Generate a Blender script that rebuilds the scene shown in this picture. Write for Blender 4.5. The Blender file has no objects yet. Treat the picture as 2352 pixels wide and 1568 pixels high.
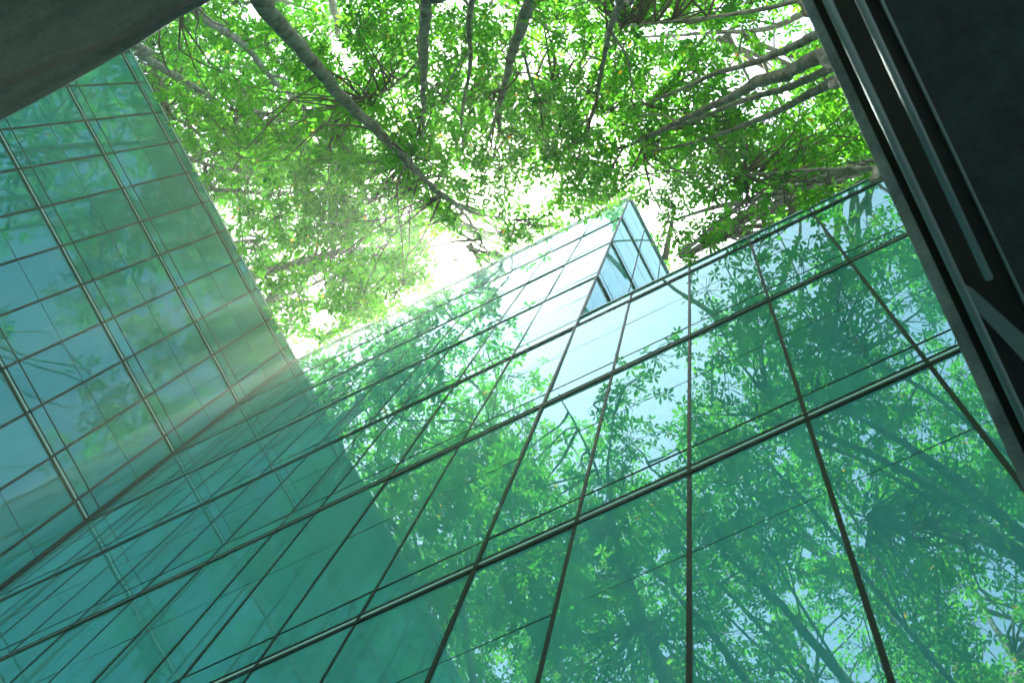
import bpy, math, random
import numpy as np
from mathutils import Matrix, Vector

random.seed(7)
rng = np.random.default_rng(11)
scn = bpy.context.scene
COL = scn.collection
CZ = 1.6                                   # eye height above the paving

# ------------------------------------------------------------------ camera
F = 1568.0; CX = 1499.69; CY = 231.92; IW = 2352.0; IH = 1568.0
W0 = np.array([0.069476, 0.053541, 0.0]); YAW = -0.465881
def rod(w):
    t = np.linalg.norm(w); k = w/t
    K = np.array([[0, -k[2], k[1]], [k[2], 0, -k[0]], [-k[1], k[0], 0]])
    return np.eye(3) + math.sin(t)*K + (1-math.cos(t))*K@K
c_, s_ = math.cos(YAW), math.sin(YAW)
M = rod(W0) @ np.array([[c_, s_, 0], [-s_, c_, 0], [0, 0, 1.0]]).T
def P(u, v, H):
    """world point seen in direction (u, v), H metres above the eye"""
    d = M.T @ np.array([(u-CX)/F, (v-CY)/F, 1.0])
    q = d*(H/d[2]); return np.array([q[0], q[1], q[2]+CZ])
def pix(pts):
    c = (M @ (np.asarray(pts) - [0, 0, CZ]).T).T
    z = np.maximum(c[:, 2], 1e-3)
    return np.stack([CX+F*c[:, 0]/z, CY+F*c[:, 1]/z], 1), c[:, 2]
cd = bpy.data.cameras.new('camera'); cam = bpy.data.objects.new('camera', cd); COL.objects.link(cam)
Rb = Matrix((np.diag([1, -1, -1]) @ M).T.tolist())
cam.matrix_world = Matrix.Translation((0, 0, CZ)) @ Rb.to_4x4()
cd.sensor_width = 36; cd.lens = F/IW*36
cd.shift_x = (IW/2-CX)/IW; cd.shift_y = (CY-IH/2)/IW
cd.clip_start = 0.05; cd.clip_end = 2000
cd.dof.use_dof = True; cd.dof.focus_distance = 22; cd.dof.aperture_fstop = 2.6
scn.camera = cam

# ------------------------------------------------------------------ materials
def mat(name):
    m = bpy.data.materials.new(name); m.use_nodes = True
    nt = m.node_tree; b = nt.nodes['Principled BSDF']
    return m, nt, b
def N(nt, t, **kw):
    n = nt.nodes.new(t)
    for k, v in kw.items():
        if k in n.inputs: n.inputs[k].default_value = v
        else: setattr(n, k, v)
    return n
def ramp(nt, fac, stops):
    r = nt.nodes.new('ShaderNodeValToRGB'); cr = r.color_ramp
    while len(cr.elements) < len(stops): cr.elements.new(0.5)
    for e, (p, c) in zip(cr.elements, stops): e.position = p; e.color = (*c, 1)
    nt.links.new(fac, r.inputs[0]); return r.outputs[0]
def bump(nt, b, h, strength, dist):
    n = N(nt, 'ShaderNodeBump'); n.inputs['Strength'].default_value = strength; n.inputs['Distance'].default_value = dist
    nt.links.new(h, n.inputs['Height']); nt.links.new(n.outputs[0], b.inputs['Normal'])

def glass_mat(name, col, ior, wav, tint):
    m, nt, b = mat(name)
    g = N(nt, 'ShaderNodeNewGeometry')
    oi0 = N(nt, 'ShaderNodeObjectInfo'); sc_ = N(nt, 'ShaderNodeVectorMath', operation='ADD'); ml = N(nt, 'ShaderNodeMath', operation='MULTIPLY'); ml.inputs[1].default_value = 37.0
    nt.links.new(oi0.outputs['Random'], ml.inputs[0]); nt.links.new(ml.outputs[0], sc_.inputs[1]); nt.links.new(g.outputs['Position'], sc_.inputs[0])
    n1 = N(nt, 'ShaderNodeTexNoise', Scale=0.9, Detail=1.0); nt.links.new(sc_.outputs[0], n1.inputs['Vector'])
    n2 = N(nt, 'ShaderNodeTexNoise', Scale=0.35, Detail=3.0); nt.links.new(g.outputs['Position'], n2.inputs['Vector'])
    mp = N(nt, 'ShaderNodeMapping'); mp.inputs['Scale'].default_value = (2.5, 2.5, 0.25); nt.links.new(g.outputs['Position'], mp.inputs['Vector'])
    n2 = N(nt, 'ShaderNodeTexNoise', Scale=1.0, Detail=6.0, Roughness=0.6); nt.links.new(mp.outputs[0], n2.inputs['Vector'])
    oi = N(nt, 'ShaderNodeObjectInfo')
    ad = N(nt, 'ShaderNodeMath', operation='MULTIPLY_ADD'); nt.links.new(oi.outputs['Random'], ad.inputs[0]); ad.inputs[1].default_value = 0.35
    nt.links.new(n2.outputs[0], ad.inputs[2])
    cc = ramp(nt, ad.outputs[0], [(0.3, tuple(x*0.80 for x in col)), (0.9, tuple(min(1, x*1.2) for x in col))])
    nt.links.new(cc, b.inputs['Base Color'])
    b.inputs['Roughness'].default_value = 0.4; b.inputs['Specular IOR Level'].default_value = 0.0
    gl = N(nt, 'ShaderNodeBsdfGlossy', Roughness=0.012); gl.inputs['Color'].default_value = (*tint, 1)
    fr_ = N(nt, 'ShaderNodeFresnel', IOR=ior); mx = N(nt, 'ShaderNodeMixShader')
    bm = N(nt, 'ShaderNodeBump'); bm.inputs['Strength'].default_value = 1.0; bm.inputs['Distance'].default_value = wav
    nt.links.new(n1.outputs[0], bm.inputs['Height'])
    for q in (gl, fr_, b): nt.links.new(bm.outputs[0], q.inputs['Normal'])
    nt.links.new(fr_.outputs[0], mx.inputs[0]); nt.links.new(b.outputs[0], mx.inputs[1]); nt.links.new(gl.outputs[0], mx.inputs[2])
    nt.links.new(mx.outputs[0], nt.nodes['Material Output'].inputs['Surface'])
    return m
M_GL = glass_mat('glass_left', (0.005, 0.15, 0.112), 2.2, 0.003, (0.38, 0.82, 0.82))
M_GR = glass_mat('glass_right', (0.045, 0.25, 0.215), 3.9, 0.002, (0.66, 0.95, 0.94))
def plain(name, col, rough, metal=0.0, ns=None, amt=0.25):
    m, nt, b = mat(name)
    b.inputs['Roughness'].default_value = rough; b.inputs['Metallic'].default_value = metal
    if ns:
        g = N(nt, 'ShaderNodeNewGeometry')
        n = N(nt, 'ShaderNodeTexNoise', Scale=ns, Detail=5.0, Roughness=0.65); nt.links.new(g.outputs['Position'], n.inputs['Vector'])
        nt.links.new(ramp(nt, n.outputs[0], [(0.3, tuple(x*(1-amt) for x in col)), (0.7, tuple(min(1, x*(1+amt)) for x in col))]), b.inputs['Base Color'])
    else: b.inputs['Base Color'].default_value = (*col, 1)
    return m
M_FR = plain('frame_dark', (0.012, 0.018, 0.012), 0.45, 0, 40, 0.5)
M_EDGE = plain('gasket_brown', (0.020, 0.030, 0.020), 0.5, 0, 60, 0.6)
for q_ in (M_FR, M_EDGE): q_.node_tree.nodes['Principled BSDF'].inputs['Specular IOR Level'].default_value = 0.15
M_CORE = plain('interior_dark', (0.02, 0.05, 0.045), 0.8)
M_COP = plain('coping_green', (0.22, 0.42, 0.36), 0.4, 0, 3, 0.15)
M_STRIP = plain('strip_green', (0.05, 0.16, 0.12), 0.4, 0, 20, 0.3)
M_PAVE = plain('paving', (0.36, 0.37, 0.33), 0.85, 0, 1.5, 0.3)
M_STEEL = plain('steel_dark', (0.006, 0.007, 0.006), 0.5, 0.2, 30, 0.3)
M_RAIL = plain('steel_polished', (0.18, 0.26, 0.26), 0.5, 0.8)
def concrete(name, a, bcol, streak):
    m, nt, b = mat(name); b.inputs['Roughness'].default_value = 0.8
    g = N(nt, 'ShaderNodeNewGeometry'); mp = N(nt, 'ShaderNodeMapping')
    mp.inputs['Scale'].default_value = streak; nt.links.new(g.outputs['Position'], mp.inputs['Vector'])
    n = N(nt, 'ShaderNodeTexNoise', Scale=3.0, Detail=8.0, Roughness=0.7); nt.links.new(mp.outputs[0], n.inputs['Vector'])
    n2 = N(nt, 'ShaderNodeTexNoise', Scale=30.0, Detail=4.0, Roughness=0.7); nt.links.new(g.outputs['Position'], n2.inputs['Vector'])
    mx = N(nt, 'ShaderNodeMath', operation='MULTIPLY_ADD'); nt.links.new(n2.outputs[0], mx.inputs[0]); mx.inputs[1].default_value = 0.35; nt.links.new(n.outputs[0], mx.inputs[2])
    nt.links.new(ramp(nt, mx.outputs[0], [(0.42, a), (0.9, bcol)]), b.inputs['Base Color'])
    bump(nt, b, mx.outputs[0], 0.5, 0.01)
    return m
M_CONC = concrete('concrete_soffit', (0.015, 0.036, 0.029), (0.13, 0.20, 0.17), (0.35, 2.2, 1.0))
M_STONE = concrete('concrete_edge', (0.07, 0.11, 0.10), (0.32, 0.42, 0.38), (1.6, 1.6, 1.6))

def bark_mat():
    m, nt, b = mat('bark'); b.inputs['Roughness'].default_value = 0.9
    g = N(nt, 'ShaderNodeNewGeometry')
    n = N(nt, 'ShaderNodeTexNoise', Scale=5.0, Detail=7.0, Roughness=0.7); nt.links.new(g.outputs['Position'], n.inputs['Vector'])
    n2 = N(nt, 'ShaderNodeTexNoise', Scale=22.0, Detail=3.0); nt.links.new(g.outputs['Position'], n2.inputs['Vector'])
    nt.links.new(ramp(nt, n.outputs[0], [(0.35, (0.10, 0.085, 0.06)), (0.5, (0.23, 0.205, 0.155)), (0.68, (0.38, 0.35, 0.28))]), b.inputs['Base Color'])
    bump(nt, b, n2.outputs[0], 0.8, 0.03)
    return m
M_BARK = bark_mat()
M_TWIG = plain('twig', (0.09, 0.075, 0.05), 0.9)
def leaf_mat():
    m, nt, b = mat('leaf')
    a = N(nt, 'ShaderNodeAttribute', attribute_name='tone')
    dif = ramp(nt, a.outputs['Fac'], [(0.0, (0.014, 0.085, 0.010)), (0.5, (0.035, 0.16, 0.012)), (0.93, (0.075, 0.24, 0.02)), (0.97, (0.5, 0.30, 0.02))])
    trn = ramp(nt, a.outputs['Fac'], [(0.0, (0.025, 0.26, 0.01)), (0.5, (0.13, 0.52, 0.015)), (0.93, (0.33, 0.72, 0.03)), (0.97, (0.95, 0.50, 0.04))])
    b.inputs['Roughness'].default_value = 0.42
    nt.links.new(dif, b.inputs['Base Color'])
    t = N(nt, 'ShaderNodeBsdfTranslucent'); nt.links.new(trn, t.inputs['Color'])
    mx = N(nt, 'ShaderNodeMixShader'); mx.inputs[0].default_value = 0.60
    nt.links.new(b.outputs[0], mx.inputs[1]); nt.links.new(t.outputs[0], mx.inputs[2])
    nt.links.new(mx.outputs[0], nt.nodes['Material Output'].inputs['Surface'])
    return m
M_LEAF = leaf_mat()

# ------------------------------------------------------------------ mesh helpers
class MB:
    def __init__(s): s.v = []; s.f = []; s.mi = []
    def quadbox(s, c, mi=0):
        """c: 8 corners, bottom ring 0-3 then top ring 4-7"""
        o = len(s.v); s.v += [tuple(map(float, p)) for p in c]
        for q in ((3, 2, 1, 0), (4, 5, 6, 7), (0, 1, 5, 4), (1, 2, 6, 5), (2, 3, 7, 6), (3, 0, 4, 7)):
            s.f.append(tuple(o+i for i in q)); s.mi.append(mi)
    def box(s, x0, x1, y0, y1, z0, z1, mi=0):
        s.quadbox([(x0, y0, z0), (x1, y0, z0), (x1, y1, z0), (x0, y1, z0), (x0, y0, z1), (x1, y0, z1), (x1, y1, z1), (x0, y1, z1)], mi)
    def tube(s, pts, rad, n=8, mi=0, rough=0.0):
        pts = np.asarray(pts, float); K = len(pts)
        T = np.gradient(pts, axis=0); T /= np.linalg.norm(T, axis=1)[:, None]+1e-9
        ref = np.array([0.3, 0.9, 0.1]); u = np.cross(T[0], ref); u /= np.linalg.norm(u)
        o = len(s.v); an = np.arange(n)*2*math.pi/n
        for k in range(K):
            u = u - T[k]*np.dot(u, T[k]); u /= np.linalg.norm(u)+1e-9; w = np.cross(T[k], u)
            for j in range(n):
                r = rad[k]*(1+(random.uniform(-rough, rough) if rough else 0))
                s.v.append(tuple(pts[k]+r*(math.cos(an[j])*u+math.sin(an[j])*w)))
        for k in range(K-1):
            for j in range(n):
                s.f.append((o+k*n+j, o+k*n+(j+1) % n, o+(k+1)*n+(j+1) % n, o+(k+1)*n+j)); s.mi.append(mi)
        s.f.append(tuple(o+j for j in range(n))[::-1]); s.mi.append(mi)
        s.f.append(tuple(o+(K-1)*n+j for j in range(n))); s.mi.append(mi)
    def build(s, name, mats, parent=None, smooth=False, origin=None):
        me = bpy.data.meshes.new(name); v = s.v
        if origin is not None: v = [tuple(np.asarray(p)-origin) for p in v]
        me.from_pydata(v, [], s.f)
        for m in (mats if isinstance(mats, (list, tuple)) else [mats]): me.materials.append(m)
        me.polygons.foreach_set('material_index', s.mi)
        if smooth: me.polygons.foreach_set('use_smooth', [True]*len(s.f))
        me.update()
        o = bpy.data.objects.new(name, me); COL.objects.link(o)
        if origin is not None: o.location = origin
        if parent is not None: o.parent = parent; o.matrix_parent_inverse = Matrix.Translation(-parent.location)
        return o
def thing(name, label, cat, loc=(0, 0, 0), group=None):
    o = bpy.data.objects.new(name, None); COL.objects.link(o); o.location = loc
    o.empty_display_size = 0.3
    o['label'] = label; o['category'] = cat
    if group: o['group'] = group
    return o

# ------------------------------------------------------------------ ground
g = MB(); g.v = [(-300, -300, 0), (300, -300, 0), (300, 300, 0), (-300, 300, 0)]; g.f = [(0, 1, 2, 3)]; g.mi = [0]
go = g.build('ground', M_PAVE); go['kind'] = 'structure'

# ------------------------------------------------------------------ glass buildings
DR = 4.33; DL = 21.977
LV = dict(RF=29.021, LA=28.43, F2=25.037, F3=21.66, F4=18.263, RE=15.406, R1=14.81, R2=11.356, R3=7.597, R4=3.1, R5=0.2)
COLS = [-9.638, -8.146, -6.676, -5.017, -3.657, -2.169, -0.667, 0.839, 2.348]

def facade(parent, to3, a0, a1, cols, floors, top, gmat, s=1.0, mw=0.018, fin=(0.026, 0.013), gb=1.0, tilt=0.0032):
    """to3(a, out, z) -> world; 'out' metres in front of the glass. floors: transom heights from the top down; top: roof edge"""
    def bar(name, aa, ab, o0, o1, z0, z1, m=M_FR, extra=None):
        b = MB()
        def bx(aa, ab, o0, o1, z0, z1, mi):
            b.quadbox([to3(aa, o0, z0), to3(ab, o0, z0), to3(ab, o1, z0), to3(aa, o1, z0), to3(aa, o0, z1), to3(ab, o0, z1), to3(ab, o1, z1), to3(aa, o1, z1)], mi)
        bx(aa, ab, o0, o1, z0, z1, 0)
        for e in extra or (): bx(*e)
        return b.build(name, [M_FR, M_EDGE, gmat, M_COP, M_STRIP], parent)
    zs = [top]+list(floors)
    # storeys
    for i in range(len(zs)-1):
        zt, zb = zs[i]+CZ, zs[i+1]+CZ
        tall = zt-zb > 1.5
        zm = zb+0.50 if tall else None
        zn = zb+0.50+(zt-zb-0.5)*(0.68 if zb-CZ < 3.2 and gb < 1.5 else 0.54 if gb < 1.5 else 0.49) if tall else None
        edges = [a0]+[c for c in cols if a0+0.02 < c < a1-0.02]+[a1]
        for k in range(len(edges)-1):
            e0, e1 = edges[k]+0.012, edges[k+1]-0.012
            def pane(nm, q0, q1):
                b = MB(); am, zc = (e0+e1)/2, (q0+q1)/2
                ta, tz = random.gauss(0, tilt), random.gauss(0, tilt)
                def f(a, o, z): return to3(a, o+ta*(a-am)+tz*(z-zc), z)
                b.quadbox([f(e0, 0, q0), f(e1, 0, q0), f(e1, -0.03, q0), f(e0, -0.03, q0), f(e0, 0, q1), f(e1, 0, q1), f(e1, -0.03, q1), f(e0, -0.03, q1)])
                b.build(nm, gmat, parent)
            if tall:
                pane('glass_pane', zm+0.014, zt-0.034 if i else zt-0.02)
                pane('spandrel_pane', zb+0.128, zm-0.014)
            else:
                pane('parapet_pane', zb+0.128, zt-0.02)
        # double transom: deep lower fin, shallow upper fin, glass strip between
        bar('transom', a0, a1, -0.02, fin[0], zb-0.030, zb+0.004, extra=[
            (a0, a1, -0.021, fin[0]+0.003, zb+0.004, zb+0.009, 1),
            (a0, a1, -0.021, fin[1], zb+0.104, zb+0.122, 0),
            (a0, a1, -0.022, fin[1]+0.002, zb+0.122, zb+0.126, 1),
            (a0, a1, -0.023, 0.002, zb+0.010, zb+0.103, 3)])
        if tall:
            bar('glazing_bar', a0, a1, -0.01, 0.008*gb, zm-0.007*gb, zm+0.008*gb)
            bar('glazing_bar', a0, a1, -0.01, 0.004*gb, zn-0.002*gb, zn+0.003*gb)
    zt = top+CZ; zb = floors[-1]+CZ
    for c in [x for x in cols if a0+0.02 < x < a1-0.02]:
        w = mw
        bar('mullion', c-w, c+w, -0.012, 0.012*s, zb, zt-0.03, extra=[
            (c-w-0.008*s, c-w, -0.011, 0.010, zb, zt-0.03, 1), (c+w, c+w+0.008*s, -0.011, 0.010, zb, zt-0.03, 1)])
    bar('coping', a0, a1, -0.30, 0.018, zt-0.02, zt+0.035, extra=[(a0, a1, -0.29, 0.034, zt-0.075, zt-0.021, 3), (a0, a1, -0.28, 0.012, zt-0.095, zt-0.076, 0)])

def toR(a, o, z): return (a, DR-o, z)
def toL(a, o, z): return (-DL+o, a, z)
def toS(a, o, z): return (COLS[3]+o, a, z)     # side of the tower, faces +x

tower = thing('glass_building', 'tall pale teal glass block with sharp corner rising above the lower glass wing', 'building', (-13, 9, 0))
tc = [-DL+0.95+1.50*k for k in range(8)]
tc = [c for c in tc if c < COLS[0]-0.7]+COLS[:3]
fl = [LV[k] for k in ('LA', 'F2', 'F3', 'F4', 'R1', 'R2', 'R3', 'R4', 'R5')]
facade(tower, toR, -DL, COLS[3], tc, fl, LV['RF'], M_GR)
facade(tower, toS, DR, DR+9, [DR+1.45, DR+2.95, DR+4.45, DR+5.95, DR+7.45], [LV[k] for k in ('LA', 'F2', 'F3', 'F4', 'R1')], LV['RF'], M_GR, fin=(0.05, 0.03))
b = MB(); b.box(COLS[3]-0.035, COLS[3]+0.022, DR-0.022, DR+0.035, 0, LV['RF']+CZ-0.09); b.build('corner_post', M_FR, tower)
b = MB(); b.box(-DL, COLS[3]-0.06, DR+0.06, DR+9, 0, LV['RF']+CZ-0.1); b.build('wall', M_CORE, tower)

wing = thing('glass_building', 'lower pale teal glass wing with the largest panes, beside the dark steel canopy', 'building', (2, 9, 0))
wc = COLS[4:]+[COLS[-1]+1.505, COLS[-1]+3.01, COLS[-1]+4.515, COLS[-1]+6.02]
facade(wing, toR, COLS[3], 9.5, wc, [LV[k] for k in ('R1', 'R2', 'R3', 'R4', 'R5')], LV['RE'], M_GR)
b = MB(); b.box(COLS[3]+0.03, 9.5, DR+0.06, DR+9, 0, LV['RE']+CZ-0.1); b.build('wall', M_CORE, wing)

left = thing('glass_building', 'dark green glass facade on the left with a fine grid of black bars, reflecting trees', 'building', (-25, -6, 0))
lc = [-9.674+1.4751*k for k in range(-9, 10)]
facade(left, toL, -24, DR, lc, fl, LV['RF'], M_GL, s=1.0, mw=0.034, fin=(0.042, 0.026), gb=1.8, tilt=0.0026)
b = MB(); b.box(-DL-5, -DL-0.06, -24, DR+9, 0, LV['RF']+CZ-0.1); b.build('wall', M_CORE, left)
b = MB(); b.box(-DL+0.001, -DL+0.07, DR-0.07, DR-0.001, 0, LV['RF']+CZ-0.1)
b.box(-DL+0.071, -DL+0.12, DR-0.03, DR-0.002, 0, LV['RF']+CZ-0.1, 1); b.box(-DL+0.002, -DL+0.03, DR-0.12, DR-0.071, 0, LV['RF']+CZ-0.1, 1)
b.build('corner_post', [M_FR, M_FR], left)
for yy in (-8.2, -1.5, 1.3, 3.2):
    b = MB(); z = LV['RF']+CZ+0.036; x = -DL+0.05
    b.box(x-0.02, x+0.14, yy-0.02, yy+0.02, z, z+0.03); b.box(x+0.10, x+0.16, yy-0.05, yy+0.05, z-0.09, z-0.001)
    b.build('roof_bracket', M_FR, left)

# ------------------------------------------------------------------ trees
def smooth_path(pts, rad, step):
    pts = np.asarray(pts, float); rad = np.asarray(rad, float); out = []; ro = []
    ext = np.vstack([2*pts[0]-pts[1], pts, 2*pts[-1]-pts[-2]])
    for i in range(len(pts)-1):
        p0, p1, p2, p3 = ext[i:i+4]; L = np.linalg.norm(p2-p1); n = max(2, int(L/step))
        for k in range(n):
            t = k/n
            out.append(0.5*((2*p1)+(-p0+p2)*t+(2*p0-5*p1+4*p2-p3)*t*t+(-p0+3*p1-3*p2+p3)*t**3)); ro.append(rad[i]*(1-t)+rad[i+1]*t)
    out.append(pts[-1]); ro.append(rad[-1]); return np.array(out), np.array(ro)
def pxpath(lst, h0, h1, mirror=None):
    """lst: (u, v, width px); heights run h0..h1 along the picture length"""
    a = np.array(lst, float); d = np.r_[0, np.cumsum(np.hypot(np.diff(a[:, 0]), np.diff(a[:, 1])))]; d /= d[-1]
    H = h0+(h1-h0)*d
    pts = np.array([P(u, v, h) for (u, v, w), h in zip(lst, H)])
    rad = a[:, 2]*H/F*0.5
    if mirror == 'R': pts[:, 1] = 2*DR-pts[:, 1]
    if mirror == 'L': pts[:, 0] = -2*DL-pts[:, 0]
    return pts, rad
TREES = []     # dict(root, limbs)
def tree(label, base, limbs, via=None, group=None):
    """limbs[0] continues down to the base; the others fork off their start"""
    root = thing('tree', label, 'tree', (base[0], base[1], 0), group)
    alll = []
    for i, (pts, rad) in enumerate(limbs):
        nm = 'limb'
        if i == 0:
            lo = [np.array([base[0], base[1], -0.1]), np.array([base[0], base[1], 0.9])]
            mids = [np.array(q, float) for q in (via or [])]
            if not mids: mids = [np.array([base[0]*0.62+pts[0][0]*0.38, base[1]*0.62+pts[0][1]*0.38, pts[0][2]*0.5])]
            rb = max(0.16, rad[0]*1.5)
            lr = [rb*1.35, rb*1.1]+[max(rad[0]*1.12, rb*0.85)]*len(mids)
            pts = np.vstack([lo+mids, pts]); rad = np.r_[lr, rad]; nm = 'trunk'
        sp, sr = smooth_path(pts, rad, 0.16)
        L = len(sp); j = np.cumsum(rng.normal(0, 0.012, (L, 3)), 0); j -= np.linspace(0, 1, L)[:, None]*j[-1]
        sp = sp+j*np.clip(sr/0.1, 0.4, 2)[:, None]
        # ring scars and knots down the stem
        ph = 0; knot = np.ones(L); 
        k = 0
        while k < L:
            k += random.randint(3, 7)
            if k < L: knot[k] = random.uniform(1.04, 1.14)
        b = MB(); b.tube(sp, sr*knot, 10, 0, 0.05); b.build(nm, M_BARK, root, True)
        alll.append((sp, sr))
    TREES.append(dict(root=root, limbs=alll))
    return root

def fork(p, f, lst, h0, h1, mirror=None): return pxpath(lst, h0, h1, mirror)

# seen against the sky, from the left
over = lambda x, y, z0: [(x, y, 14.0), (x, y, 24.0), (x+1.2, y, z0)]
GB = 'trees around the glass buildings'
tree('thick pale grey trunk running diagonally from the top of the photo to its centre', (-1.2, -4.6),
     [pxpath([(560, -45, 46), (600, 8, 43), (645, 60, 38), (720, 140, 32), (790, 228, 27), (860, 298, 24), (935, 368, 20), (1000, 432, 15), (1045, 468, 12), (1100, 492, 7), (1180, 505, 4)], 5.6, 16),
      pxpath([(1045, 468, 9), (1075, 500, 6), (1110, 560, 4), (1130, 610, 3)], 15.1, 16.5), pxpath([(1000, 430, 7), (1020, 380, 5), (1060, 330, 3)], 14.6, 16)], group=GB)
tree('thin brown trunk left of the thick pale one, beside the concrete slab', (-9.6, -7.5),
     [pxpath([(400, -30, 22), (455, 25, 20), (510, 72, 18), (560, 110, 15), (615, 170, 12), (650, 205, 9), (690, 235, 7), (730, 290, 4)], 15, 31),
      pxpath([(615, 170, 7), (680, 195, 6), (740, 245, 3)], 20, 25)], group=GB)
tree('brown limb nearest the concrete slab, beside the top of the dark facade', (-13.5, -12.0),
     [pxpath([(285, 98, 20), (308, 116, 19), (350, 140, 17), (400, 173, 15), (465, 210, 12), (520, 245, 9), (560, 285, 7), (590, 308, 4)], 22, 33)], group=GB)
tree('slender dark limb forking low over the left facade roof edge, in front of dense leaves', (-30.8, 8.2),
     [pxpath([(372, 245, 10), (385, 260, 9), (450, 303, 8), (500, 355, 7), (545, 385, 5), (600, 400, 3)], 31, 36),
      pxpath([(425, 358, 12), (440, 365, 11), (505, 385, 9), (590, 402, 6), (660, 430, 4)], 31.5, 36), pxpath([(455, 300, 4), (462, 240, 4), (450, 180, 3)], 32, 35)], over(-30.3, 7.5, 30.8), GB)
tree('straight nearly level branch over the middle of the left facade roof edge', (-30.5, 10.8),
     [pxpath([(462, 436, 14), (480, 437, 13), (540, 441, 11), (610, 444, 9), (725, 441, 6), (860, 432, 3)], 31, 37),
      pxpath([(545, 441, 6), (580, 470, 4), (640, 478, 3)], 32, 35)], over(-30.2, 10.5, 30.9), GB)
tree('pale ringed limb crossing low over the left facade roof edge toward the bright gap', (-30.5, 17.0),
     [pxpath([(555, 629, 25), (575, 622, 25), (640, 605, 22), (700, 588, 20), (760, 574, 18), (815, 562, 14), (865, 566, 9), (940, 545, 5), (1010, 505, 3)], 30.8, 38),
      pxpath([(595, 696, 10), (613, 690, 10), (680, 670, 8), (750, 640, 7), (800, 622, 5), (860, 610, 3)], 31, 37),
      pxpath([(522, 560, 8), (540, 556, 8), (600, 550, 6), (660, 562, 4)], 31, 36), pxpath([(648, 672, 4), (700, 700, 4), (790, 718, 3), (870, 735, 3)], 33, 36)], over(-30.2, 16.5, 30.6), GB)
tree('dark upright trunk hanging straight down from the top edge, left of centre', (-3.2, -4.2),
     [pxpath([(955, -40, 28), (957, 0, 27), (962, 60, 25), (967, 130, 20), (970, 200, 13), (973, 262, 10), (968, 330, 5)], 7.6, 16),
      pxpath([(962, 140, 6), (900, 200, 5), (830, 235, 3)], 11, 14.5), pxpath([(970, 180, 5), (1020, 225, 4), (1080, 290, 3)], 12, 15), pxpath([(973, 262, 6), (945, 330, 4), (930, 370, 3)], 14, 16)], group=GB)
tree('grey trunk at the top right of centre splitting into two thin stems', (-1.4, -4.0),
     [pxpath([(1238, -45, 34), (1228, 0, 32), (1212, 50, 28), (1200, 92, 24), (1185, 140, 20), (1165, 200, 15), (1152, 250, 11), (1148, 300, 8), (1130, 372, 5)], 7.6, 16),
      pxpath([(1165, 200, 10), (1140, 262, 8), (1122, 320, 6), (1105, 368, 4)], 11.9, 15.3), pxpath([(1203, 122, 8), (1225, 195, 7), (1246, 262, 5), (1262, 375, 3)], 10.4, 15.3),
      pxpath([(1220, 42, 6), (1260, 70, 5), (1310, 95, 3)], 8.9, 11), pxpath([(1180, 165, 5), (1235, 172, 4), (1290, 200, 3)], 11, 14)], group=GB)
tree('thickest brown stems of the bundle reaching in from beside the dark canopy', (4.6, -2.0),
     [pxpath([(1960, 90, 38), (1895, 125, 33), (1820, 160, 31), (1745, 182, 29), (1705, 205, 22), (1655, 232, 18), (1590, 265, 15), (1500, 308, 12), (1440, 338, 8), (1370, 350, 4)], 6.6, 15),
      pxpath([(1925, 50, 24), (1870, 75, 22), (1820, 100, 19), (1750, 132, 16), (1635, 170, 11), (1550, 212, 8), (1460, 245, 5), (1380, 262, 3)], 6.6, 15),
      pxpath([(1560, 280, 6), (1500, 262, 5), (1400, 290, 3)], 12, 15)], group=GB)
tree('lower pair of brown stems just beneath the thick stem bundle on the right', (5.2, -0.9),
     [pxpath([(1990, 160, 28), (1920, 196, 25), (1860, 226, 19), (1820, 245, 16), (1770, 265, 14), (1670, 305, 11), (1570, 335, 8), (1470, 350, 4)], 6.6, 14.5),
      pxpath([(1960, 135, 22), (1905, 156, 21), (1820, 195, 17), (1720, 230, 13), (1635, 260, 9), (1540, 300, 5)], 6.6, 14)], group=GB)
tree('thin pale limb low on the right, just above the big dark bough', (6.2, -1.4),
     [pxpath([(2060, 368, 16), (2005, 375, 13), (1920, 380, 11), (1850, 386, 9), (1750, 398, 6), (1700, 402, 3)], 7.5, 13)], group=GB)
tree('big dark bough lying low over the lower glass wing roof edge, forking left', (10.3, 1.4),
     [pxpath([(2075, 385, 38), (2020, 400, 35), (1960, 414, 31), (1880, 430, 25), (1800, 446, 19), (1750, 456, 16), (1690, 470, 13), (1620, 484, 9), (1550, 505, 5), (1520, 520, 3)], 16.6, 21),
      pxpath([(1705, 466, 11), (1665, 500, 9), (1600, 552, 7), (1550, 590, 4)], 19.4, 21.5), pxpath([(1840, 438, 8), (1740, 495, 7), (1640, 545, 5), (1545, 598, 3)], 18.6, 21.5)],
     [(9.9, 1.8, 9.0), (8.6, 2.9, 14.0)], GB)
tree('slim light branch along the top right edge above all the other stems', (4.8, -4.0),
     [pxpath([(1900, -10, 14), (1840, 6, 12), (1750, 26, 11), (1670, 38, 9), (1600, 46, 8), (1530, 52, 6), (1420, 62, 3)], 8, 13)], group=GB)
tree('slender grey stem between the two upright trunks at the top of the photo', (-2.4, -5.0),
     [pxpath([(1085, -50, 15), (1088, 0, 14), (1078, 70, 12), (1082, 140, 10), (1070, 215, 8), (1060, 290, 6), (1066, 360, 3)], 8.5, 16),
      pxpath([(1080, 120, 6), (1040, 170, 5), (1020, 240, 3)], 11, 14)], group=GB)
tree('slender stem fanning down from the top edge toward the sharp glass corner', (1.0, -4.6),
     [pxpath([(1440, -50, 18), (1425, 0, 16), (1400, 70, 14), (1385, 150, 11), (1372, 220, 9), (1350, 300, 6), (1340, 370, 3)], 8, 15.5),
      pxpath([(1400, 70, 7), (1440, 130, 6), (1455, 200, 4), (1490, 250, 3)], 10, 14)], group=GB)
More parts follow.
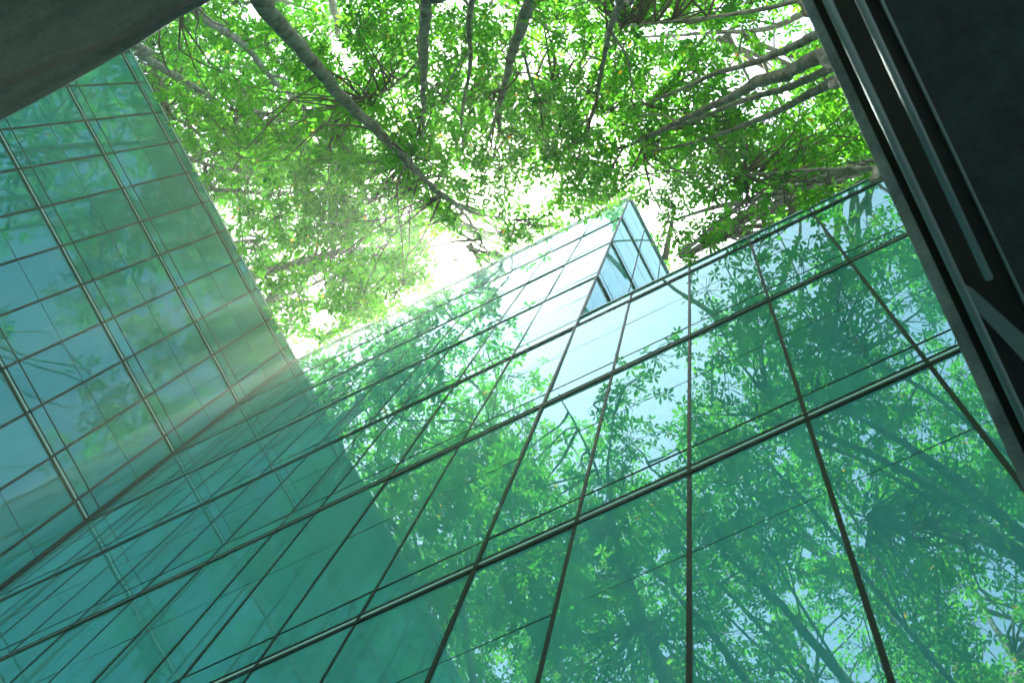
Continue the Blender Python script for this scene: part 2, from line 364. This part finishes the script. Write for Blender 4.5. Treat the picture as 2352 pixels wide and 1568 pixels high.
# seen only as reflections in the right glass
def rfl(lst, h0, h1): return pxpath(lst, h0, h1, 'R')
def based(l): p = l[0][0]; q = l[0][1]; d = (p-q); return (p[0]+d[0]*0.8, p[1]+d[1]*0.8)
def rtree(label, lst, h0, h1, more=(), mir='R'):
    l0 = pxpath(lst, h0, h1, mir); b0 = based([l0[0]])
    tree(label, b0, [l0]+[pxpath(m_[0], m_[1], m_[2], mir) for m_ in more], group=GB)
rtree('tree whose straight diagonal trunk is mirrored in the lower glass wing', [(2190, 1610, 40), (2150, 1568, 36), (2075, 1479, 32), (2010, 1390, 30), (1920, 1319, 29), (1885, 1284, 26), (1820, 1219, 23), (1770, 1154, 20), (1720, 1104, 16), (1685, 1069, 11), (1650, 1029, 6)], 15, 24,
      [([(1900, 1300, 10), (1990, 1334, 9), (2045, 1379, 9), (2120, 1430, 8)], 18.5, 17)])
rtree('tree whose broad trunk is mirrored at the bottom right corner of the glass', [(2400, 1600, 42), (2340, 1558, 40), (2220, 1499, 36), (2170, 1449, 27), (2120, 1374, 22), (2070, 1299, 17), (2035, 1234, 12), (2010, 1184, 7)], 15, 23,
      [([(2352, 1524, 14), (2280, 1409, 12), (2230, 1309, 10), (2195, 1224, 8), (2135, 1124, 5)], 16, 23)])
rtree('tree whose slim crooked stem is mirrored just right of the upright mullion', [(1880, 1620, 22), (1855, 1568, 20), (1820, 1484, 17), (1790, 1399, 14), (1760, 1349, 12), (1740, 1274, 10), (1720, 1224, 8), (1695, 1134, 5)], 14, 22,
      [([(1740, 1280, 6), (1690, 1240, 5), (1640, 1215, 3)], 18, 21), ([(1790, 1399, 7), (1740, 1380, 5), (1680, 1350, 3)], 17, 20)])
rtree('tree whose ringed pale trunk is mirrored just left of the upright mullion', [(1590, 1620, 46), (1555, 1568, 44), (1515, 1514, 40), (1490, 1462, 34), (1465, 1400, 29), (1440, 1320, 23), (1425, 1259, 18), (1375, 1194, 13), (1335, 1160, 7)], 22, 30)
rtree('tree whose pair of faint bare stems is mirrored low in the pale glass', [(1360, 1620, 14), (1350, 1568, 13), (1325, 1384, 9), (1342, 1284, 6), (1350, 1200, 3)], 24, 31,
      [([(1300, 1568, 20), (1296, 1470, 16), (1297, 1384, 11), (1310, 1290, 6)], 24.4, 31), ([(1105, 1240, 12), (1108, 1180, 9), (1112, 1090, 5), (1085, 1010, 3)], 28, 33)])
rtree('tree whose forked branch is mirrored high in the glass beside the dark canopy', [(2190, 560, 18), (2120, 578, 16), (2060, 582, 15), (2000, 603, 12), (1930, 650, 9), (1800, 735, 6), (1700, 800, 3)], 19, 25)
# ---- foliage: rosettes of long leaves gathered in clumps round the limbs
allp = np.vstack([l[0] for t in TREES for l in t['limbs']]); own = np.concatenate([[i]*len(l[0]) for i, t in enumerate(TREES) for l in t['limbs']])
ok = allp[:, 2] > 12; allp = allp[ok]; own = own[ok]
GAPS = [(580, 25, 26), (770, 110, 22), (795, 150, 22), (728, 320, 20), (1075, 185, 20), (1095, 140, 16), (1012, 560, 30), (1030, 600, 26), (470, 392, 15), (525, 500, 22), (735, 735, 34), (720, 660, 20),
        (1240, 440, 26), (1215, 465, 18), (1310, 130, 20), (1318, 90, 16), (1640, 252, 14), (1740, 268, 22), (1885, 300, 16), (1500, 432, 18), (1005, 415, 18), (1060, 400, 16), (960, 690, 30), (1070, 590, 34), (1120, 560, 26), (900, 735, 22), (1650, 475, 10),
        (860, 105, 12), (1180, 60, 12), (1520, 60, 12), (700, 790, 18), (1290, 500, 14), (1010, 640, 20), (640, 110, 12), (850, 330, 14), (1540, 90, 12)]
GA = np.array(GAPS, float)
def hc(x): return 21.0+np.maximum(0, -x-4)*0.72
def ingap(p, k=1.0):
    q, z = pix(p); bad = np.zeros(len(p), bool)
    for u, v, r in GA: bad |= (np.hypot(q[:, 0]-u, q[:, 1]-v) < r*k) & (z > 5)
    return bad
def inside(p, m=0.25):
    z = p[:, 2]-CZ
    a = (p[:, 1] > DR-m) & (p[:, 0] < COLS[3]+m) & (z < LV['RF']+0.4)
    b_ = (p[:, 1] > DR-m) & (z < LV['RE']+0.3)
    c = (p[:, 0] < -DL+m) & (z < LV['RF']+0.4)
    h = np.maximum(z, 0.1); near = z > 3
    a |= near & (p[:, 0] < COLS[3]+0.5) & (p[:, 1]/h > 0.1492-m*0.02)&(z<60)&(p[:,1]<DR+1)
    b_ |= near & (p[:, 1]/h > 0.281-m*0.02) & (p[:, 1] < DR+0.5)
    c |= near & (-p[:, 0]/h > 0.757-m*0.012) & (p[:, 0] > -DL-0.5)
    return a | b_ | c
POLY = [np.array([(680, 826), (1447, 452), (1535, 622), (2030, 398), (2500, 160), (2500, 2200), (-800, 2200), (-800, 1960)], float),
        np.array([(302, 112), (655, 784), (680, 826), (-800, 1960), (-800, -900), (-220, -900)], float)]
SIDE = np.array([(1440, 445), (1452, 445), (1560, 655), (1320, 760)], float)
def inpoly(q, poly):
    r = np.zeros(len(q), bool); n = len(poly)
    for i in range(n):
        (x1, y1), (x2, y2) = poly[i], poly[(i+1) % n]
        c = ((y1 > q[:, 1]) != (y2 > q[:, 1])) & (q[:, 0] < (x2-x1)*(q[:, 1]-y1)/(y2-y1+1e-9)+x1); r ^= c
    return r
def clear(p):
    """the air between the eye and the glass walls is free of leaves"""
    q, z = pix(p); return (inpoly(q, POLY[0]) | inpoly(q, POLY[1])) & (z > 1) & (p[:, 2]-CZ < LV['RF']+0.5) & ~((p[:, 0] > COLS[3]+0.8) & (p[:, 1] > 6.0) & (p[:, 2]-CZ > LV['RE']+2) & ~inpoly(q, SIDE))
NC = 3600
NA, NB = 2500, 900
ax_ = rng.uniform(-11.2, 13, NA); ay_ = rng.uniform(-16, 4.6, NA); az_ = 14.4+rng.normal(0, 1.6, NA)
kp = rng.random(NA) < np.where(ay_ > -4.0, 0.92, 0.24)*np.interp(ax_, [-11, -9, -5, 0, 4], [0.72, 0.74, 0.78, 0.95, 1.2])
bx_ = rng.uniform(-36, -14.5, NB); by_ = rng.uniform(-16, 18, NB); bz_ = 31.0+rng.normal(0, 2.8, NB); kb = rng.random(NB) < np.where(bx_ > -18, 0.6, 0.85); bx_, by_, bz_ = bx_[kb], by_[kb], bz_[kb]
NX = 170; ex_ = rng.uniform(-21, -6, NX); ey_ = rng.uniform(4.2, 14, NX); ez_ = rng.uniform(30.5, 35, NX)
ND = 230; dx_ = rng.uniform(0.5, 9, ND); dy_ = rng.uniform(5.2, 13, ND); dz_ = rng.uniform(18, 31, ND)
cx = np.r_[ax_[kp], bx_, ex_, dx_]; cy = np.r_[ay_[kp], by_, ey_, dy_]; cz = np.r_[az_[kp], bz_, ez_, dz_]+CZ
C = np.stack([cx, cy, cz], 1)
# more clumps hugging the limbs
idx = rng.integers(0, len(allp), 150); C = np.vstack([C, allp[idx]+rng.normal(0, 1.0, (150, 3))*[1.2, 1.2, 0.8]+[0, 0, 0.9]])
C = C[~inside(C, 0.3)]; C = C[~clear(C)]; C = C[~ingap(C, 1.25)]
d = np.linalg.norm(C[:, None, :]-allp[None, ::3, :], axis=2); near = d.argmin(1)*3
own_c = own[near]
print('clumps', len(C))
ros = []; rown = []; rc = []
for i, c in enumerate(C):
    s = (c[2]-CZ)/22.0; n = int(rng.integers(16, 30))
    r = rng.normal(0, 1, (n, 3)); r /= np.linalg.norm(r, axis=1)[:, None]; r *= (rng.uniform(0.25, 1, n)**0.6)[:, None]
    ros.append(c+r*np.array([1.35, 1.35, 0.75])*s*rng.uniform(0.8, 1.2)); rown += [own_c[i]]*n; rc += [i]*n
ros = np.vstack(ros); rown = np.array(rown); rc = np.array(rc)
k = ~inside(ros) & ~ingap(ros, 0.9) & ~clear(ros)
tq, tz = pix(allp[::2]); tr = np.concatenate([l[1] for t in TREES for l in t['limbs']])[ok][::2]*F/np.maximum(tz, 1)
vis = (tq[:, 0] > 250) & (tq[:, 0] < 2050) & (tq[:, 1] > -20) & (tq[:, 1] < 800) & (tr > 3); tq, tz, tr = tq[vis], tz[vis], tr[vis]
rq, rz = pix(ros)
for a_ in range(0, len(ros), 4000):
    dd = np.hypot(rq[a_:a_+4000, None, 0]-tq[None, :, 0], rq[a_:a_+4000, None, 1]-tq[None, :, 1])
    hid = ((dd < tr[None]+9) & (rz[a_:a_+4000, None] < tz[None]+0.3)).any(1)
    k[a_:a_+4000] &= ~(hid & (rng.random(len(hid)) < 0.93))
ros, rown, rc = ros[k], rown[k], rc[k]
print('rosettes', len(ros))
def leaf_arrays(ros, cl):
    n = len(ros); K = 6
    s = (ros[:, 2]-CZ)*0.0118*rng.uniform(0.8, 1.25, n)      # leaf length grows with the size of the tree
    ax = rng.normal(0, 0.42, (n, 3)); ax[:, 2] = 1; out = (ros-C[cl]); ax[:, :2] += out[:, :2]*0.25; ax /= np.linalg.norm(ax, axis=1)[:, None]
    u = np.cross(ax, [0.2, 0.9, 0.1]); u /= np.linalg.norm(u, axis=1)[:, None]; w = np.cross(ax, u)
    V = []; tones = []; a0 = rng.uniform(0, 6.28, n); tb = rng.beta(2.2, 2.2, n)
    for j in range(K):
        on = rng.random(n) < 0.9
        a = a0+j*2*math.pi/K*1.0+rng.normal(0, 0.18, n)
        el = rng.normal(0.12, 0.3, n)
        dr = (np.cos(a)[:, None]*u+np.sin(a)[:, None]*w)*np.cos(el)[:, None]+ax*np.sin(el)[:, None]
        sd = np.cross(dr, ax); sd /= np.linalg.norm(sd, axis=1)[:, None]; nr = np.cross(sd, dr)
        L = s*rng.uniform(0.75, 1.15, n); Wd = L*rng.uniform(0.15, 0.20, n); dp = L*rng.uniform(0.02, 0.28, n)
        def pt(t, side, drop): return ros+dr*(L*t)[:, None]+sd*(Wd*side)[:, None]-np.array([0, 0, 1.])*(dp*drop)[:, None]+nr*(Wd*0.35*abs(side))[:, None]
        vv = np.stack([pt(0.06, 0, 0), pt(0.42, 0.75, 0.15), pt(0.72, 1.0, 0.5), pt(1.0, 0, 1.0), pt(0.72, -1.0, 0.5), pt(0.42, -0.75, 0.15)], 1)
        vv = vv[on]; V.append(vv)
        t_ = np.clip(0.25+0.5*tb[on]+rng.normal(0, 0.12, on.sum()), 0, 0.92); yl = rng.random(on.sum()) < 0.004; t_[yl] = 1.0
        tones.append(t_)
    return np.concatenate(V), np.concatenate(tones)
for ti, t in enumerate(TREES):
    sel = rown == ti
    if sel.sum() < 5: continue
    V, tones = leaf_arrays(ros[sel], rc[sel]); nl = len(V); base = np.array(t['root'].location)
    # branches and twigs
    b = MB()
    for ci in np.unique(rc[sel]):
        a = allp[near[ci]]; c = C[ci]; L = np.linalg.norm(c-a); s = (c[2]-CZ)/22
        if L > 9: a = c+(a-c)*9/L; L = 9
        k1 = a+(c-a)*0.35+rng.normal(0, 0.10*L, 3)*[1, 1, 0.5]; k2 = a+(c-a)*0.7+rng.normal(0, 0.08*L, 3)
        sp, sr = smooth_path([a, k1, k2, c], np.array([0.036+0.006*L, 0.030, 0.022, 0.013])*s, 0.6)
        if not inside(sp, 0.05).any() and not ingap(sp, 0.5).any() and not clear(sp).any(): b.tube(sp, sr, 5)
        rr = ros[(rc == ci) & sel]
        for q in rr[:14]:
            m_ = c+(q-c)*0.5+rng.normal(0, 0.12, 3)*s
            b.tube([c+(q-c)*0.05, m_, q], np.array([0.012, 0.009, 0.006])*s, 3)
    nb = len(b.v); bv = np.array(b.v) if nb else np.zeros((0, 3))
    allv = np.vstack([V.reshape(-1, 3), bv])-base
    me = bpy.data.meshes.new('crown'); me.vertices.add(len(allv)); me.vertices.foreach_set('co', allv.astype(np.float32).ravel())
    o6 = np.arange(nl)[:, None]*6; q = np.concatenate([o6+[0, 1, 2, 3], o6+[3, 4, 5, 0]], 1).reshape(-1, 4)
    loops = [q.ravel()]; tot = [np.full(len(q), 4)]
    if nb:
        loops.append(np.concatenate([np.array(f) for f in b.f])+nl*6); tot.append(np.array([len(f) for f in b.f]))
    loops = np.concatenate(loops).astype(np.int32); tot = np.concatenate(tot).astype(np.int32); st = np.r_[0, np.cumsum(tot)[:-1]].astype(np.int32)
    me.loops.add(len(loops)); me.loops.foreach_set('vertex_index', loops)
    me.polygons.add(len(tot)); me.polygons.foreach_set('loop_start', st); me.polygons.foreach_set('loop_total', tot)
    me.materials.append(M_LEAF); me.materials.append(M_TWIG)
    me.polygons.foreach_set('material_index', np.r_[np.zeros(len(q)), np.ones(len(tot)-len(q))].astype(np.int32))
    at = me.attributes.new('tone', 'FLOAT', 'FACE'); at.data.foreach_set('value', np.r_[np.repeat(tones, 2), np.zeros(len(tot)-len(q))].astype(np.float32))
    me.update(calc_edges=True); me.validate()
    o = bpy.data.objects.new('crown', me); COL.objects.link(o); o.parent = t['root']

# ------------------------------------------------------------------ things close overhead
def strip(pa, pb, thick):
    """slab between two lines (lists of world points); 'thick' metres upward"""
    b = MB(); up = np.array([0, 0, thick])
    for i in range(len(pa)-1):
        A0, A1, B0, B1 = pa[i], pa[i+1], pb[i], pb[i+1]
        e = np.array([0, 0, CZ]); T = [p+(p-e)*thick*0.36+up*0.02 for p in (A0, B0, B1, A1)]
        b.quadbox([A0, B0, B1, A1]+T)
    return b
ys = (-900, -300, 300, 900, 1500, 2050)
ln = lambda x0, sl, H, j=0: [P(x0+sl*y+j, y, H) for y in ys]
fr = thing('door_canopy', 'dark steel and concrete canopy edge close overhead at the right, with polished rails', 'canopy', tuple(P(2300, 600, 1.6)[:2])+(CZ+1.0,))
strip(ln(1840, .456, 2.80), ln(1866, .466, 2.80), 0.35).build('concrete_edge', M_STONE, fr)
strip(ln(1865, .466, 2.86), ln(1905, .467, 2.86), 0.3).build('channel', M_STEEL, fr)
strip(ln(1896, .467, 2.74), ln(2030, .474, 2.74), 0.25).build('beam', M_STEEL, fr)
strip(ln(2024, .474, 2.70), ln(3150, .47, 2.70), 0.3).build('soffit_panel', concrete('soffit_painted_reflections', (0.001, 0.003, 0.0028), (0.014, 0.042, 0.038), (3, 3, 3)), fr)  # teal mottling painted into the colour for spots mirrored in dark glass
def rail(x0, sl, H, r, yy, m=M_RAIL, nm='rail'):
    p = [P(x0+sl*y, y, H) for y in yy]; b = MB(); b.tube(p, [r]*len(p), 12); return b.build(nm, m, fr, True)
rail(1900, .467, 2.50, 0.0165, (-850, 400, 1000, 2050))
rail(1974, .466, 2.50, 0.0150, (-850, 200, 640))
rail(2024, .474, 2.67, 0.0065, (-850, 400, 2050), nm='trim')
# bracket strut: bright bevelled plate and the dark plate behind it
pts = [(2214, 655), (2240, 668), (2420, 830), (2420, 900), (2232, 700)]
b = MB(); z0 = [P(u, v, 2.62) for u, v in pts]; up = np.array([0, 0, .03]); n = len(pts); b.v = [tuple(p) for p in z0]+[tuple(p+up) for p in z0]
b.f = [tuple(range(n))[::-1], tuple(range(n, 2*n))]+[(i, (i+1) % n, n+(i+1) % n, n+i) for i in range(n)]; b.mi = [0]*len(b.f); b.build('bracket', M_RAIL, fr)

so = thing('concrete_soffit', 'weathered dark grey-green concrete slab overhead in the top left corner', 'slab', tuple(P(100, 100, 3.2)[:2])+(CZ+3.2,))
us = [(-1800, 1290), (0, 277), (150, 197), (310, 105), (400, 47), (490, -2), (700, -120)]
mid = [(-1800, 1130), (0, 205), (150, 148), (300, 88), (390, 35), (480, -12), (695, -128)]
mi2 = [(-1800, 1080), (0, 180), (140, 128), (290, 76), (380, 26), (470, -20), (690, -134)]
far = [(-2300, 200), (-500, -500), (-300, -600), (-150, -650), (0, -700), (100, -740), (500, -800)]
A = [P(u, v, 3.12) for u, v in us]; B = [P(u, v, 3.10) for u, v in mid]; B2 = [P(u, v, 3.16) for u, v in mi2]; Cc = [P(u, v, 3.05) for u, v in far]
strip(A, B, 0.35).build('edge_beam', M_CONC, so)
strip(B, B2, 0.4).build('groove', concrete('concrete_painted_shade', (0.008, 0.016, 0.013), (0.06, 0.09, 0.08), (0.35, 2.2, 1.0)), so); strip(B2, Cc, 0.3).build('slab', M_CONC, so)  # shade of the crease painted on the groove as a darker concrete

# ------------------------------------------------------------------ light
hz = MB(); hz.box(-75, 60, -70, 60, -1.0, 52.0); m_ = bpy.data.materials.new('haze'); m_.use_nodes = True; nt = m_.node_tree
nt.nodes.remove(nt.nodes['Principled BSDF']); pv = nt.nodes.new('ShaderNodeVolumePrincipled')
pv.inputs['Color'].default_value = (0.82, 1.0, 0.76, 1); pv.inputs['Density'].default_value = 0.0024; pv.inputs['Anisotropy'].default_value = 0.72
nt.links.new(pv.outputs[0], nt.nodes['Material Output'].inputs['Volume'])
ho = hz.build('haze', m_); ho['kind'] = 'stuff'
sd = P(1110, 603, 10)-np.array([0, 0, CZ]); sd /= np.linalg.norm(sd)
el = math.asin(sd[2]); rot = math.atan2(sd[0], sd[1])
w = bpy.data.worlds.new('World'); scn.world = w; w.use_nodes = True; nt = w.node_tree
sky = nt.nodes.new('ShaderNodeTexSky'); sky.sky_type = 'NISHITA'; sky.sun_disc = False; sky.sun_elevation = el; sky.sun_rotation = rot
sky.air_density = 1.0; sky.dust_density = 2.0; sky.ozone_density = 0.6
nt.links.new(sky.outputs[0], nt.nodes['Background'].inputs[0]); nt.nodes['Background'].inputs[1].default_value = 0.15
ld = bpy.data.lights.new('sun', 'SUN'); ld.energy = 4.5; ld.angle = math.radians(0.6); ld.color = (1.0, 0.97, 0.90)
lo = bpy.data.objects.new('sun', ld); COL.objects.link(lo); lo.rotation_euler = Vector(sd).to_track_quat('Z', 'Y').to_euler(); lo.location = (0, 0, 60)

scn.view_settings.view_transform = 'Standard'; scn.view_settings.look = 'None'; scn.view_settings.gamma = 1
scn.view_settings.exposure = 2.02
scn.cycles.max_bounces = 8; scn.cycles.transmission_bounces = 6; scn.cycles.diffuse_bounces = 5
scn.cycles.use_denoising = True; scn.cycles.volume_bounces = 1; scn.cycles.use_adaptive_sampling = False; scn.cycles.sample_clamp_indirect = 4.0
